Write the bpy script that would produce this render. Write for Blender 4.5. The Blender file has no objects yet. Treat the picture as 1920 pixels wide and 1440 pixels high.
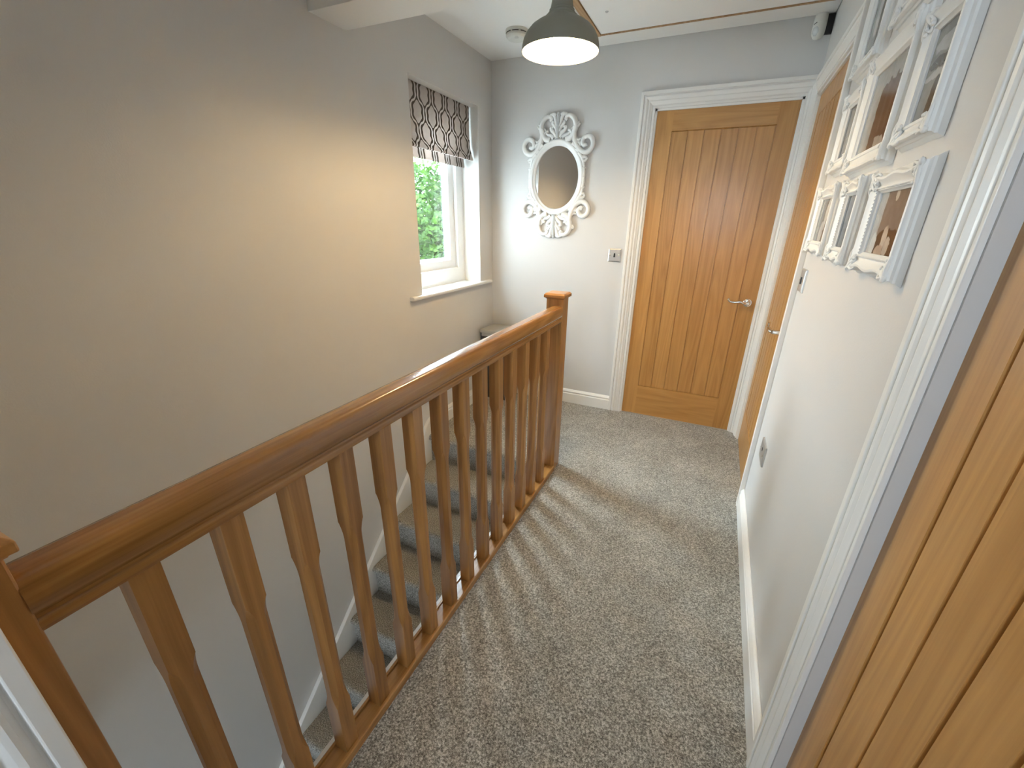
import bpy, bmesh, math, random
from mathutils import Vector, Matrix, noise
random.seed(7)
S = bpy.context.scene
COL = S.collection
PI = math.pi

# ------------------------------------------------------------------ camera
cam_d = bpy.data.cameras.new('camera')
cam = bpy.data.objects.new('camera', cam_d)
COL.objects.link(cam)
cam.location = (-0.354575, -3.088966, 1.360159)
cam.rotation_euler = (1.18223, -0.015578, 0.429669)
cam_d.sensor_fit = 'HORIZONTAL'
cam_d.sensor_width = 36.0
cam_d.lens = 792.795 / 1920 * 36.0
cam_d.shift_x = -7.445 / 1920
cam_d.shift_y = 20.013 / 1920
cam_d.clip_start = 0.02
S.camera = cam

# ------------------------------------------------------------------ world, exposure
S.view_settings.view_transform = 'Standard'
S.view_settings.look = 'None'
S.view_settings.gamma = 1.0
S.view_settings.use_curve_mapping = False
S.view_settings.exposure = 1.65
W = bpy.data.worlds.new('overcast_sky')
S.world = W
W.use_nodes = True
bgn = W.node_tree.nodes['Background']
bgn.inputs['Color'].default_value = (0.74, 0.87, 1.0, 1)
# overcast sky, brightest round the hidden sun to the south-west of the window
_wt = W.node_tree
_tc = _wt.nodes.new('ShaderNodeTexCoord')
_dot = _wt.nodes.new('ShaderNodeVectorMath'); _dot.operation = 'DOT_PRODUCT'
_dot.inputs[1].default_value = Vector((-0.66, 0.44, 0.61)).normalized()
_mx = _wt.nodes.new('ShaderNodeMath'); _mx.operation = 'MAXIMUM'; _mx.inputs[1].default_value = 0.0
_pw = _wt.nodes.new('ShaderNodeMath'); _pw.operation = 'POWER'; _pw.inputs[1].default_value = 6.0
_ma = _wt.nodes.new('ShaderNodeMath'); _ma.operation = 'MULTIPLY_ADD'; _ma.inputs[1].default_value = 34.0; _ma.inputs[2].default_value = 6.5
_wt.links.new(_tc.outputs['Generated'], _dot.inputs[0]); _wt.links.new(_dot.outputs['Value'], _mx.inputs[0])
_wt.links.new(_mx.outputs[0], _pw.inputs[0]); _wt.links.new(_pw.outputs[0], _ma.inputs[0]); _wt.links.new(_ma.outputs[0], bgn.inputs['Strength'])

def portal(name, loc, rot, sx, sy):
    l = bpy.data.lights.new(name, 'AREA'); l.shape = 'RECTANGLE'; l.size = sx; l.size_y = sy
    l.cycles.is_portal = True
    o = bpy.data.objects.new(name, l); o.location = loc; o.rotation_euler = rot
    COL.objects.link(o)
portal('window_daylight', (-2.285, -0.565, 1.5), (0, -PI/2, 0), 1.2, 0.8)
portal('landing_daylight', (-0.5, -5.22, 1.6), (PI/2, 0, 0), 0.7, 0.8)
portal('hall_daylight', (-1.525, -5.22, -1.55), (PI/2, 0, 0), 0.45, 1.6)

# ------------------------------------------------------------------ materials
def new_mat(name):
    m = bpy.data.materials.new(name); m.use_nodes = True
    nt = m.node_tree
    b = nt.nodes['Principled BSDF']
    return m, nt, b
def N(nt, t, **kw):
    n = nt.nodes.new(t)
    for k, v in kw.items(): setattr(n, k, v)
    return n
def L(nt, a, b): nt.links.new(a, b)
def math_n(nt, op, a, b=None, c=None):
    n = N(nt, 'ShaderNodeMath', operation=op)
    for i, v in enumerate((a, b, c)):
        if v is None: continue
        if isinstance(v, (int, float)): n.inputs[i].default_value = v
        else: L(nt, v, n.inputs[i])
    return n.outputs[0]
def ramp(nt, fac, stops):
    r = N(nt, 'ShaderNodeValToRGB')
    e = r.color_ramp.elements
    while len(e) < len(stops): e.new(0.5)
    for i, (p, c) in enumerate(stops):
        e[i].position = p; e[i].color = (c[0], c[1], c[2], 1)
    L(nt, fac, r.inputs[0]); return r.outputs[0]
def noise_n(nt, vec, scale, detail=2.0, rough=0.5, dist=0.0):
    n = N(nt, 'ShaderNodeTexNoise')
    n.inputs['Scale'].default_value = scale; n.inputs['Detail'].default_value = detail
    n.inputs['Roughness'].default_value = rough; n.inputs['Distortion'].default_value = dist
    if vec is not None: L(nt, vec, n.inputs['Vector'])
    return n.outputs['Fac']
def bump(nt, b, h, strength, dist):
    n = N(nt, 'ShaderNodeBump'); n.inputs['Strength'].default_value = strength; n.inputs['Distance'].default_value = dist
    L(nt, h, n.inputs['Height']); L(nt, n.outputs[0], b.inputs['Normal'])
def coords(nt): return N(nt, 'ShaderNodeTexCoord').outputs['Object']
def mix_col(nt, fac, a, b, mode='MIX'):
    n = N(nt, 'ShaderNodeMix', data_type='RGBA', blend_type=mode)
    if isinstance(fac, (int, float)): n.inputs[0].default_value = fac
    else: L(nt, fac, n.inputs[0])
    for i, v in ((6, a), (7, b)):
        if isinstance(v, tuple): n.inputs[i].default_value = (v[0], v[1], v[2], 1)
        else: L(nt, v, n.inputs[i])
    return n.outputs[2]

def plain(name, col, rough=0.5, metal=0.0, spec=0.5, coat=0.0):
    m, nt, b = new_mat(name)
    b.inputs['Base Color'].default_value = (*col, 1); b.inputs['Roughness'].default_value = rough
    b.inputs['Metallic'].default_value = metal; b.inputs['Specular IOR Level'].default_value = spec
    b.inputs['Coat Weight'].default_value = coat; b.inputs['Coat Roughness'].default_value = 0.1
    return m
def paint(name, col, rough, bs=0.0, scale=260, spec=0.5):
    m, nt, b = new_mat(name)
    co = coords(nt)
    n = noise_n(nt, co, 1.3, 3)
    c = mix_col(nt, n, tuple(x*0.97 for x in col), tuple(min(1, x*1.03) for x in col))
    L(nt, c, b.inputs['Base Color'])
    b.inputs['Roughness'].default_value = rough; b.inputs['Specular IOR Level'].default_value = spec
    if bs: bump(nt, b, noise_n(nt, co, scale, 2), bs, 0.002)
    return m
M_WALL = paint('grey_emulsion_paint', (0.655, 0.645, 0.630), 0.44, 0.14, 200)
M_CEIL = paint('white_ceiling_paint', (0.87, 0.87, 0.85), 0.8, 0.05)
M_WHITE = paint('white_gloss_paint', (0.84, 0.83, 0.80), 0.36, 0.03, 60)
M_FRAME = paint('white_satin_paint', (0.84, 0.84, 0.82), 0.45, 0.05, 150)
M_PVC = plain('white_pvc', (0.85, 0.87, 0.88), 0.3)

def oak(name, axis, dark, light, plank=None, rough=0.38, seed=0.0, coat=0.15):
    """procedural oak: stretched-noise growth rings + pores along `axis`; plank=(axis index, origin, width, lo, hi)"""
    m, nt, b = new_mat(name)
    co = coords(nt)
    oi = N(nt, 'ShaderNodeObjectInfo')
    rnd = math_n(nt, 'MULTIPLY', oi.outputs['Random'], 37.0)
    off = N(nt, 'ShaderNodeCombineXYZ')
    L(nt, rnd, off.inputs[0]); L(nt, rnd, off.inputs[2]); off.inputs[1].default_value = seed
    add = N(nt, 'ShaderNodeVectorMath', operation='ADD'); L(nt, co, add.inputs[0]); L(nt, off.outputs[0], add.inputs[1])
    v = add.outputs[0]
    tone = oi.outputs['Random']
    if plank:
        ax, org, wd, lo, hi = plank
        sep = N(nt, 'ShaderNodeSeparateXYZ'); L(nt, co, sep.inputs[0])
        k = math_n(nt, 'FLOOR', math_n(nt, 'DIVIDE', math_n(nt, 'SUBTRACT', sep.outputs[ax], org), wd))
        k = math_n(nt, 'MINIMUM', math_n(nt, 'MAXIMUM', k, lo), hi)
        wn = N(nt, 'ShaderNodeTexWhiteNoise', noise_dimensions='1D'); L(nt, math_n(nt, 'ADD', k, seed + 0.37), wn.inputs['W'])
        sc = N(nt, 'ShaderNodeVectorMath', operation='SCALE'); L(nt, wn.outputs['Color'], sc.inputs[0]); sc.inputs['Scale'].default_value = 9.0
        a2 = N(nt, 'ShaderNodeVectorMath', operation='ADD'); L(nt, v, a2.inputs[0]); L(nt, sc.outputs[0], a2.inputs[1]); v = a2.outputs[0]
        tone = wn.outputs['Value']
    def stretched(cross, along):
        mp = N(nt, 'ShaderNodeMapping'); s = [cross]*3; s[axis] = along
        mp.inputs['Scale'].default_value = s; L(nt, v, mp.inputs['Vector']); return mp.outputs[0]
    big = noise_n(nt, stretched(9, 0.65), 1.0, 2, 0.4, 0.3)
    rings = math_n(nt, 'PINGPONG', math_n(nt, 'MULTIPLY', big, 11.0), 0.5)
    rings = math_n(nt, 'MULTIPLY', rings, 2.0)
    fib = noise_n(nt, stretched(150, 2.6), 1.0, 4, 0.65)
    soft = noise_n(nt, stretched(48, 0.9), 1.0, 3, 0.6)
    f = math_n(nt, 'ADD', math_n(nt, 'MULTIPLY', rings, 0.22), math_n(nt, 'MULTIPLY', fib, 0.46))
    f = math_n(nt, 'ADD', f, math_n(nt, 'MULTIPLY', soft, 0.40))
    f = math_n(nt, 'ADD', f, math_n(nt, 'MULTIPLY', math_n(nt, 'SUBTRACT', tone, 0.5), 0.22))
    mid = tuple(0.5*(a+c) for a, c in zip(dark, light))
    c = ramp(nt, f, [(0.26, dark), (0.52, mid), (0.80, light)])
    L(nt, c, b.inputs['Base Color'])
    b.inputs['Roughness'].default_value = rough
    b.inputs['Coat Weight'].default_value = coat; b.inputs['Coat Roughness'].default_value = 0.18
    bump(nt, b, fib, 0.12, 0.0008)
    return m
OAK_D, OAK_L = (0.225, 0.092, 0.020), (0.48, 0.235, 0.068)
M_RAIL = oak('oiled_oak_rail', 1, OAK_D, OAK_L, rough=0.24, coat=0.6)
M_POST = oak('oiled_oak_post', 2, OAK_D, OAK_L, rough=0.33, coat=0.25)
M_CAP = oak('oiled_oak_cap', 0, OAK_D, OAK_L, rough=0.33, coat=0.25)
DO_D, DO_L = (0.375, 0.178, 0.044), (0.57, 0.305, 0.094)
M_LEAF_X = oak('oak_door_boards', 2, DO_D, DO_L, plank=(0, -0.742+0.845, 0.0917, -1, 6), seed=3.0)   # object-space x from leaf edge
M_LEAF_S = oak('oak_side_door_boards', 2, DO_D, DO_L, plank=(1, 0.104, 0.0925, -1, 6), seed=8.0)
M_LEAF_N = oak('oak_near_door_boards', 2, DO_D, DO_L, plank=(1, 0.0915, 0.0925, -1, 6), seed=15.0)

def carpet():
    m, nt, b = new_mat('speckled_twist_carpet')
    co = coords(nt)
    n1 = noise_n(nt, co, 190, 3, 0.7); n2 = noise_n(nt, co, 480, 2, 0.6); n3 = noise_n(nt, co, 5, 3, 0.6)
    f = math_n(nt, 'ADD', math_n(nt, 'MULTIPLY', n1, 0.65), math_n(nt, 'MULTIPLY', n2, 0.35))
    f = math_n(nt, 'ADD', f, math_n(nt, 'MULTIPLY', math_n(nt, 'SUBTRACT', n3, 0.5), 0.10))
    c = ramp(nt, f, [(0.39, (0.062, 0.053, 0.041)), (0.46, (0.20, 0.182, 0.148)), (0.53, (0.39, 0.366, 0.315)), (0.61, (0.72, 0.69, 0.63))])
    L(nt, c, b.inputs['Base Color'])
    b.inputs['Roughness'].default_value = 0.95; b.inputs['Specular IOR Level'].default_value = 0.15
    b.inputs['Sheen Weight'].default_value = 0.25; b.inputs['Sheen Roughness'].default_value = 0.6
    bump(nt, b, f, 0.9, 0.008)
    return m
M_CARPET = carpet()
M_CHROME = plain('polished_chrome', (0.78, 0.76, 0.73), 0.12, 1.0)
M_STEEL = plain('brushed_steel', (0.58, 0.57, 0.55), 0.42, 0.85)
M_BLACK = plain('black_plastic', (0.012, 0.012, 0.012), 0.4)
M_DETECT = plain('off_white_plastic', (0.72, 0.72, 0.67), 0.4)
M_LENS = plain('milky_lens', (0.62, 0.64, 0.63), 0.25)
M_MIRROR = plain('silvered_glass', (0.80, 0.80, 0.79), 0.01, 1.0)
M_SHADE = plain('grey_green_enamel', (0.22, 0.215, 0.175), 0.5)
M_SHADE_IN = plain('white_enamel', (0.85, 0.82, 0.74), 0.5)
M_TIMBER = oak('raw_pine_edge', 1, (0.34, 0.20, 0.09), (0.56, 0.38, 0.21), rough=0.6, coat=0.0)
M_HAMPER = paint('stone_grey_paint', (0.42, 0.40, 0.36), 0.55, 0.05)
M_HAMPER_D = plain('dark_wicker', (0.05, 0.04, 0.03), 0.7)
M_CORD = plain('grey_flex', (0.15, 0.14, 0.12), 0.6)

def bulb_mat():
    m, nt, b = new_mat('glowing_bulb')
    b.inputs['Base Color'].default_value = (1, 0.9, 0.7, 1)
    b.inputs['Emission Color'].default_value = (1.0, 0.72, 0.38, 1)
    b.inputs['Emission Strength'].default_value = 320.0
    return m
M_BULB = bulb_mat()

def pane_mat():
    m, nt, b = new_mat('window_glass')
    nt.nodes.remove(b)
    t = N(nt, 'ShaderNodeBsdfTransparent'); t.inputs[0].default_value = (0.95, 0.98, 0.97, 1)
    g = N(nt, 'ShaderNodeBsdfGlossy'); g.inputs['Roughness'].default_value = 0.02
    fr = N(nt, 'ShaderNodeFresnel'); fr.inputs[0].default_value = 1.45
    mx = N(nt, 'ShaderNodeMixShader'); L(nt, math_n(nt, 'MULTIPLY', fr.outputs[0], 0.25), mx.inputs[0]); L(nt, t.outputs[0], mx.inputs[1]); L(nt, g.outputs[0], mx.inputs[2])
    L(nt, mx.outputs[0], nt.nodes['Material Output'].inputs[0])
    return m
M_PANE = pane_mat()

def blind_mat():
    """Moorish trellis print, laid out in the blind's own y (across) and z (down)"""
    m, nt, b = new_mat('trellis_print_fabric')
    co = coords(nt)
    s = N(nt, 'ShaderNodeSeparateXYZ'); L(nt, co, s.inputs[0])
    u = math_n(nt, 'MULTIPLY', s.outputs[1], 2*PI/0.140); v = math_n(nt, 'MULTIPLY', math_n(nt, 'ADD', s.outputs[2], 0.02), 2*PI/0.195)
    def c(x, k): return math_n(nt, 'COSINE', math_n(nt, 'MULTIPLY', x, k))
    d = math_n(nt, 'ADD', c(u, 1), c(v, 1))
    d = math_n(nt, 'ADD', d, math_n(nt, 'MULTIPLY', math_n(nt, 'MULTIPLY', c(u, 3), c(v, 2)), 0.0))
    # stepped outline: 3rd harmonics push the diamonds into ogees
    d = math_n(nt, 'ADD', d, math_n(nt, 'MULTIPLY', math_n(nt, 'SUBTRACT', c(u, 3), c(v, 3)), 0.20))
    a = math_n(nt, 'ABSOLUTE', d)
    # band half-width grows away from the side knots
    w = math_n(nt, 'MULTIPLY', math_n(nt, 'ADD', 1.0, math_n(nt, 'MULTIPLY', c(v, 2), 0.0)), 0.55)
    e = math_n(nt, 'ABSOLUTE', math_n(nt, 'SUBTRACT', a, w))
    line = math_n(nt, 'LESS_THAN', e, 0.27)
    cell = math_n(nt, 'GREATER_THAN', a, 0.55)
    wv = noise_n(nt, co, 900, 1)
    base = mix_col(nt, cell, (0.80, 0.75, 0.71), (0.68, 0.61, 0.57))
    col = mix_col(nt, line, base, (0.105, 0.082, 0.062))
    col = mix_col(nt, math_n(nt, 'MULTIPLY', wv, 0.25), col, (0.35, 0.32, 0.29))
    L(nt, col, b.inputs['Base Color']); b.inputs['Roughness'].default_value = 0.9; b.inputs['Specular IOR Level'].default_value = 0.1
    bump(nt, b, wv, 0.2, 0.001)
    # light coming through the cloth
    tr = N(nt, 'ShaderNodeBsdfTranslucent'); L(nt, col, tr.inputs[0])
    mx = N(nt, 'ShaderNodeMixShader'); mx.inputs[0].default_value = 0.28
    L(nt, b.outputs[0], mx.inputs[1]); L(nt, tr.outputs[0], mx.inputs[2]); L(nt, mx.outputs[0], nt.nodes['Material Output'].inputs[0])
    return m
M_BLIND = blind_mat()

def leaf_mat():
    m, nt, b = new_mat('spring_leaves')
    co = coords(nt)
    n = noise_n(nt, co, 9, 3)
    c = ramp(nt, n, [(0.3, (0.007, 0.032, 0.0015)), (0.5, (0.030, 0.090, 0.004)), (0.72, (0.085, 0.165, 0.012))])
    L(nt, c, b.inputs['Base Color']); b.inputs['Roughness'].default_value = 0.6
    tr = N(nt, 'ShaderNodeBsdfTranslucent'); L(nt, c, tr.inputs[0])
    mx = N(nt, 'ShaderNodeMixShader'); mx.inputs[0].default_value = 0.35
    L(nt, b.outputs[0], mx.inputs[1]); L(nt, tr.outputs[0], mx.inputs[2]); L(nt, mx.outputs[0], nt.nodes['Material Output'].inputs[0])
    return m
M_LEAVES = leaf_mat()
M_BARK = plain('tree_bark', (0.10, 0.07, 0.05), 0.9)
M_BOUNCE = paint('pale_bounce_ground', (0.46, 0.45, 0.43), 0.95)  # unseen ground outside, kept pale so it bounces daylight up to the ceiling

def photo_mat(name, seed, bg, layers):
    """a printed snapshot: flat background plus soft-edged areas.  layer = (y, z, half width, half height, colour, power);
    power 2 is an oval, larger powers are boxy.  Object space: y across, z up, origin at the frame's middle."""
    m, nt, b = new_mat(name)
    co = coords(nt)
    mp = N(nt, 'ShaderNodeMapping'); mp.inputs['Location'].default_value = (seed, seed*1.7, seed*0.6)
    L(nt, co, mp.inputs[0])
    n = N(nt, 'ShaderNodeTexNoise'); n.inputs['Scale'].default_value = 45; n.inputs['Detail'].default_value = 3
    L(nt, mp.outputs[0], n.inputs['Vector'])
    s = N(nt, 'ShaderNodeSeparateXYZ'); L(nt, co, s.inputs[0])
    jit = math_n(nt, 'MULTIPLY', math_n(nt, 'SUBTRACT', n.outputs['Fac'], 0.5), 0.016)
    y = math_n(nt, 'ADD', s.outputs[1], jit); z = math_n(nt, 'SUBTRACT', s.outputs[2], jit)
    col = mix_col(nt, n.outputs['Fac'], tuple(x*0.75 for x in bg), tuple(min(1, x*1.2) for x in bg))
    for (cy, cz, ry, rz, c, p) in layers:
        a = math_n(nt, 'POWER', math_n(nt, 'ABSOLUTE', math_n(nt, 'DIVIDE', math_n(nt, 'SUBTRACT', y, cy), ry)), p)
        q = math_n(nt, 'POWER', math_n(nt, 'ABSOLUTE', math_n(nt, 'DIVIDE', math_n(nt, 'SUBTRACT', z, cz), rz)), p)
        f = math_n(nt, 'MULTIPLY', math_n(nt, 'SUBTRACT', 1.15, math_n(nt, 'ADD', a, q)), 4.0)
        f = math_n(nt, 'MINIMUM', math_n(nt, 'MAXIMUM', f, 0.0), 1.0)
        cc = mix_col(nt, n.outputs['Fac'], tuple(x*0.7 for x in c), tuple(min(1, x*1.25) for x in c))
        col = mix_col(nt, f, col, cc)
    L(nt, col, b.inputs['Base Color']); b.inputs['Roughness'].default_value = 0.15; b.inputs['Specular IOR Level'].default_value = 0.35
    return m

# ------------------------------------------------------------------ mesh helpers
def BM(): return bmesh.new()
def box(bm, x0, x1, y0, y1, z0, z1):
    v = [bm.verts.new((x, y, z)) for x in (x0, x1) for y in (y0, y1) for z in (z0, z1)]
    for f in ((0,1,3,2), (4,6,7,5), (0,4,5,1), (2,3,7,6), (0,2,6,4), (1,5,7,3)): bm.faces.new([v[i] for i in f])
    return v
def loft(bm, rings, closed_ring=True, cap=True, closed_path=False):
    R = [[bm.verts.new(p) for p in r] for r in rings]
    n = len(R[0]); m = len(R)
    for i in range(m if closed_path else m-1):
        a, b2 = R[i], R[(i+1) % m]
        for j in range(n if closed_ring else n-1):
            bm.faces.new((a[j], a[(j+1) % n], b2[(j+1) % n], b2[j]))
    if cap and closed_ring and not closed_path:
        bm.faces.new(R[0][::-1]); bm.faces.new(R[-1])
    return R
def prism(bm, poly, axis, a, b2):
    """extrude a 2D polygon along an axis; poly coords fill the two remaining axes in order"""
    def P(p, t):
        q = list(p); q.insert(axis, t); return Vector(q)
    loft(bm, [[P(p, a) for p in poly], [P(p, b2) for p in poly]])
def lathe(bm, prof, c, seg=40, axis=2, closed=False):
    rings = []
    for r, h in prof:
        ring = []
        for i in range(seg):
            t = 2*PI*i/seg
            p = [r*math.cos(t), r*math.sin(t)]; p.insert(axis, h)
            ring.append(Vector(p) + Vector(c))
        rings.append(ring)
    R = loft(bm, rings, cap=False, closed_path=closed)
    if not closed:
        if prof[0][0] > 1e-5: bm.faces.new(R[0][::-1])
        if prof[-1][0] > 1e-5: bm.faces.new(R[-1])
def tube(bm, pts, rad, seg=8, flat=(1.0, 1.0), up=None):
    """tube along points; rad may be a list; flat=(in-plane, along-up) factors"""
    n = len(pts); pts = [Vector(p) for p in pts]
    rings = []; prev = None
    for i, p in enumerate(pts):
        d = (pts[min(i+1, n-1)] - pts[max(i-1, 0)]).normalized()
        if up is not None: w = Vector(up)
        else:
            w = prev if prev is not None else (Vector((0, 0, 1)) if abs(d.z) < 0.9 else Vector((1, 0, 0)))
        w = (w - d*w.dot(d)).normalized(); prev = w
        s = d.cross(w)
        r = rad[i] if isinstance(rad, (list, tuple)) else rad
        rings.append([p + s*(r*flat[0]*math.cos(2*PI*k/seg)) + w*(r*flat[1]*math.sin(2*PI*k/seg)) for k in range(seg)])
    loft(bm, rings)
def crom(pts, k=8):
    pts = [Vector(p) for p in pts]; out = []
    P = [pts[0]*2-pts[1]] + pts + [pts[-1]*2-pts[-2]]
    for i in range(1, len(P)-2):
        for j in range(k):
            t = j/k; a, b2, c, d = P[i-1], P[i], P[i+1], P[i+2]
            out.append(0.5*((2*b2) + (c-a)*t + (2*a-5*b2+4*c-d)*t*t + (3*b2-a-3*c+d)*t**3))
    out.append(pts[-1]); return out
def ball(bm, c, r, sc=(1, 1, 1), sub=1):
    m = Matrix.Translation(c) @ Matrix.Diagonal((r*sc[0], r*sc[1], r*sc[2], 1))
    bmesh.ops.create_icosphere(bm, subdivisions=sub, radius=1.0, matrix=m)
def wloc(o):
    p = Vector((0, 0, 0))
    while o is not None: p = p + o.location; o = o.parent
    return p
def obj(name, bm, mat, parent=None, loc=None, smooth=False, bevel=0.0, bseg=2, angle=35):
    """link the bmesh (given in world coordinates) as ONE mesh object; origin = parent's base, or its own base"""
    bmesh.ops.recalc_face_normals(bm, faces=bm.faces)
    vs = [v.co for v in bm.verts]
    if parent is not None: org = wloc(parent)
    elif loc is not None: org = Vector(loc)
    else:
        org = Vector(((min(v.x for v in vs)+max(v.x for v in vs))/2, (min(v.y for v in vs)+max(v.y for v in vs))/2, min(v.z for v in vs)))
    bmesh.ops.translate(bm, verts=bm.verts, vec=-org)
    me = bpy.data.meshes.new(name); bm.to_mesh(me); bm.free()
    mats = mat if isinstance(mat, (list, tuple)) else [mat]
    for m in mats: me.materials.append(m)
    o = bpy.data.objects.new(name, me); COL.objects.link(o)
    if parent is not None: o.parent = parent
    else: o.location = org
    if smooth:
        for p in me.polygons: p.use_smooth = True
    if bevel:
        md = o.modifiers.new('bevel', 'BEVEL'); md.width = bevel; md.segments = bseg; md.limit_method = 'ANGLE'; md.angle_limit = math.radians(angle)
        md.harden_normals = False
    return o
def thing(name, label, cat, loc, group=None):
    o = bpy.data.objects.new(name, None); COL.objects.link(o); o.location = loc
    o.empty_display_size = 0.1
    o['label'] = label; o['category'] = cat
    if group: o['group'] = group
    return o
def tag(o, label, cat, group=None):
    o['label'] = label; o['category'] = cat
    if group: o['group'] = group
    return o
def struct(o, label=None, cat=None):
    o['kind'] = 'structure'
    if label: o['label'] = label
    if cat: o['category'] = cat
    return o
def autosmooth(o, deg=40):
    for p in o.data.polygons: p.use_smooth = True
    o.data.set_sharp_from_angle(angle=math.radians(deg))
    return o

# ------------------------------------------------------------------ the room shell
XL, XR, ZC, YN, YB = -1.97, -0.03, 2.356, -3.02, -5.2
ZB = -2.6                                   # hall floor downstairs
def wall_with_holes(name, axis, a, b2, u0, u1, z0, z1, holes, mat, label):
    """wall slab normal to `axis` between a and b2, with rectangular holes (u0,u1,z0,z1)"""
    bm = BM()
    us = sorted({u0, u1, *[h[0] for h in holes], *[h[1] for h in holes]})
    zs = sorted({z0, z1, *[h[2] for h in holes], *[h[3] for h in holes]})
    for i in range(len(us)-1):
        for j in range(len(zs)-1):
            cu, cz = (us[i]+us[i+1])/2, (zs[j]+zs[j+1])/2
            if any(h[0] < cu < h[1] and h[2] < cz < h[3] for h in holes): continue
            if axis == 0: box(bm, a, b2, us[i], us[i+1], zs[j], zs[j+1])
            else: box(bm, us[i], us[i+1], a, b2, zs[j], zs[j+1])
    bmesh.ops.remove_doubles(bm, verts=bm.verts, dist=1e-5)
    seen = {}
    for f in bm.faces: seen.setdefault(tuple(sorted(v.index for v in f.verts)), []).append(f)
    bm.verts.index_update()
    seen = {}
    for f in list(bm.faces): seen.setdefault(tuple(sorted(v.index for v in f.verts)), []).append(f)
    dup = [f for fs in seen.values() if len(fs) > 1 for f in fs]
    bmesh.ops.delete(bm, geom=dup, context='FACES')
    return struct(obj(name, bm, mat), label, 'wall')

WY0, WY1, WZ0, WZ1 = -0.928, -0.195, 0.937, 2.060     # window opening
wl = wall_with_holes('wall_left', 0, XL-0.30, XL, -5.6, 0.0, ZB, ZC, [(WY0, WY1, WZ0-0.022, WZ1)], M_WALL, 'tall grey wall down the stairwell with the window')
wl.data.materials.append(M_WHITE)
for p in wl.data.polygons:                      # the window reveals are painted white
    c = p.center + wl.location
    if abs(p.normal.x) < 0.5 and XL-0.29 < c.x < XL-0.01 and WY0-0.01 < c.y < WY1+0.01 and 0.8 < c.z < 2.1: p.material_index = 1
wall_with_holes('wall_far', 1, 0.0, 0.15, XL, XR+0.2, -0.25, ZC, [(-0.853, -0.078, -0.02, 2.003)], M_WALL, 'grey end wall with the mirror and the oak door')
wall_with_holes('wall_right', 0, XR, XR+0.17, -5.2, 0.0, -0.25, ZC, [(-0.850, -0.092, -0.02, 1.990), (-3.045, -2.281, -0.02, 2.003)], M_WALL, 'grey right wall with white picture frames')
bm = BM(); box(bm, -1.97, -1.0, -3.14, YN, 0.0, ZC)
struct(obj('wall_near', bm, M_WALL), 'short grey wall behind the near newel post', 'wall')
wall_with_holes('wall_landing', 0, -1.10, -1.0, YB, -3.14, 0.0, ZC, [], M_WALL, 'grey landing wall beyond the near newel post')
wall_with_holes('wall_back', 1, YB-0.2, YB, -1.97, XR+0.17, 0.0, ZC, [(-0.85, -0.15, 1.2, 2.0)], M_WALL, 'grey wall at the back of the landing')
bm = BM(); box(bm, XL-0.3, XR+0.17, YB-0.2, 0.15, ZC, ZC+0.12)
struct(obj('ceiling', bm, M_CEIL), 'white ceiling over the landing', 'ceiling')
bm = BM(); box(bm, XL, XR, -1.533, -1.340, 2.104, ZC)
struct(obj('trim_1', bm, M_CEIL), 'white boxed beam crossing the ceiling', 'beam')

# landing floor: carpet with the stairwell cut out
bm = BM()
prism(bm, [(XL, -3.0), (XL, YB), (XR+0.17, YB), (XR+0.17, 0.15), (XL, 0.15), (XL, -0.94), (-1.085, -0.94), (-1.085, -3.0)], 2, -0.25, 0.0)
struct(obj('floor', bm, M_CARPET), 'landing floor in speckled grey carpet', 'floor')
bm = BM(); box(bm, XL, 1.0, -7.0, 0.0, ZB-0.1, ZB)
struct(obj('floor_hall', bm, M_CARPET), 'hall floor at the foot of the stairs', 'floor')
bm = BM(); box(bm, -1.085, -1.0, -5.2, -0.94, ZB, -0.25)
struct(obj('wall_stairwell', bm, M_WALL), 'wall under the balustrade beside the stairs', 'wall')
wall_with_holes('wall_hall', 1, YB-0.2, YB, XL, -1.0, ZB, 0.0, [(-1.75, -1.30, -2.35, -0.75)], M_WALL, 'grey hall wall downstairs with an unseen opening added for daylight')  # bare hole added out of view, lets sky light into the lower stairwell

# skirting boards ---------------------------------------------------
SK = [(0, 0), (0.018, 0), (0.018, 0.078), (0.013, 0.083), (0.013, 0.088), (0.017, 0.091), (0.017, 0.096), (0.010, 0.106), (0.004, 0.112), (0, 0.112)]
bm = BM(); prism(bm, [(XR - d, h) for d, h in SK], 1, -2.19, -0.940)
# prism along y expects (x,z)
struct(obj('baseboard_right', bm, M_WHITE, bevel=0.0015), 'white skirting board along the right wall', 'skirting board')
bm = BM(); prism(bm, [(-d, h) for d, h in SK], 0, XL, -0.944)
struct(obj('baseboard_far', bm, M_WHITE, bevel=0.0015), 'white skirting board along the end wall', 'skirting board')
bm = BM(); prism(bm, [(XL + d, h) for d, h in SK], 1, -0.80, -0.018)
struct(obj('baseboard_left', bm, M_WHITE, bevel=0.0015), 'white skirting board under the window', 'skirting board')

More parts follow.
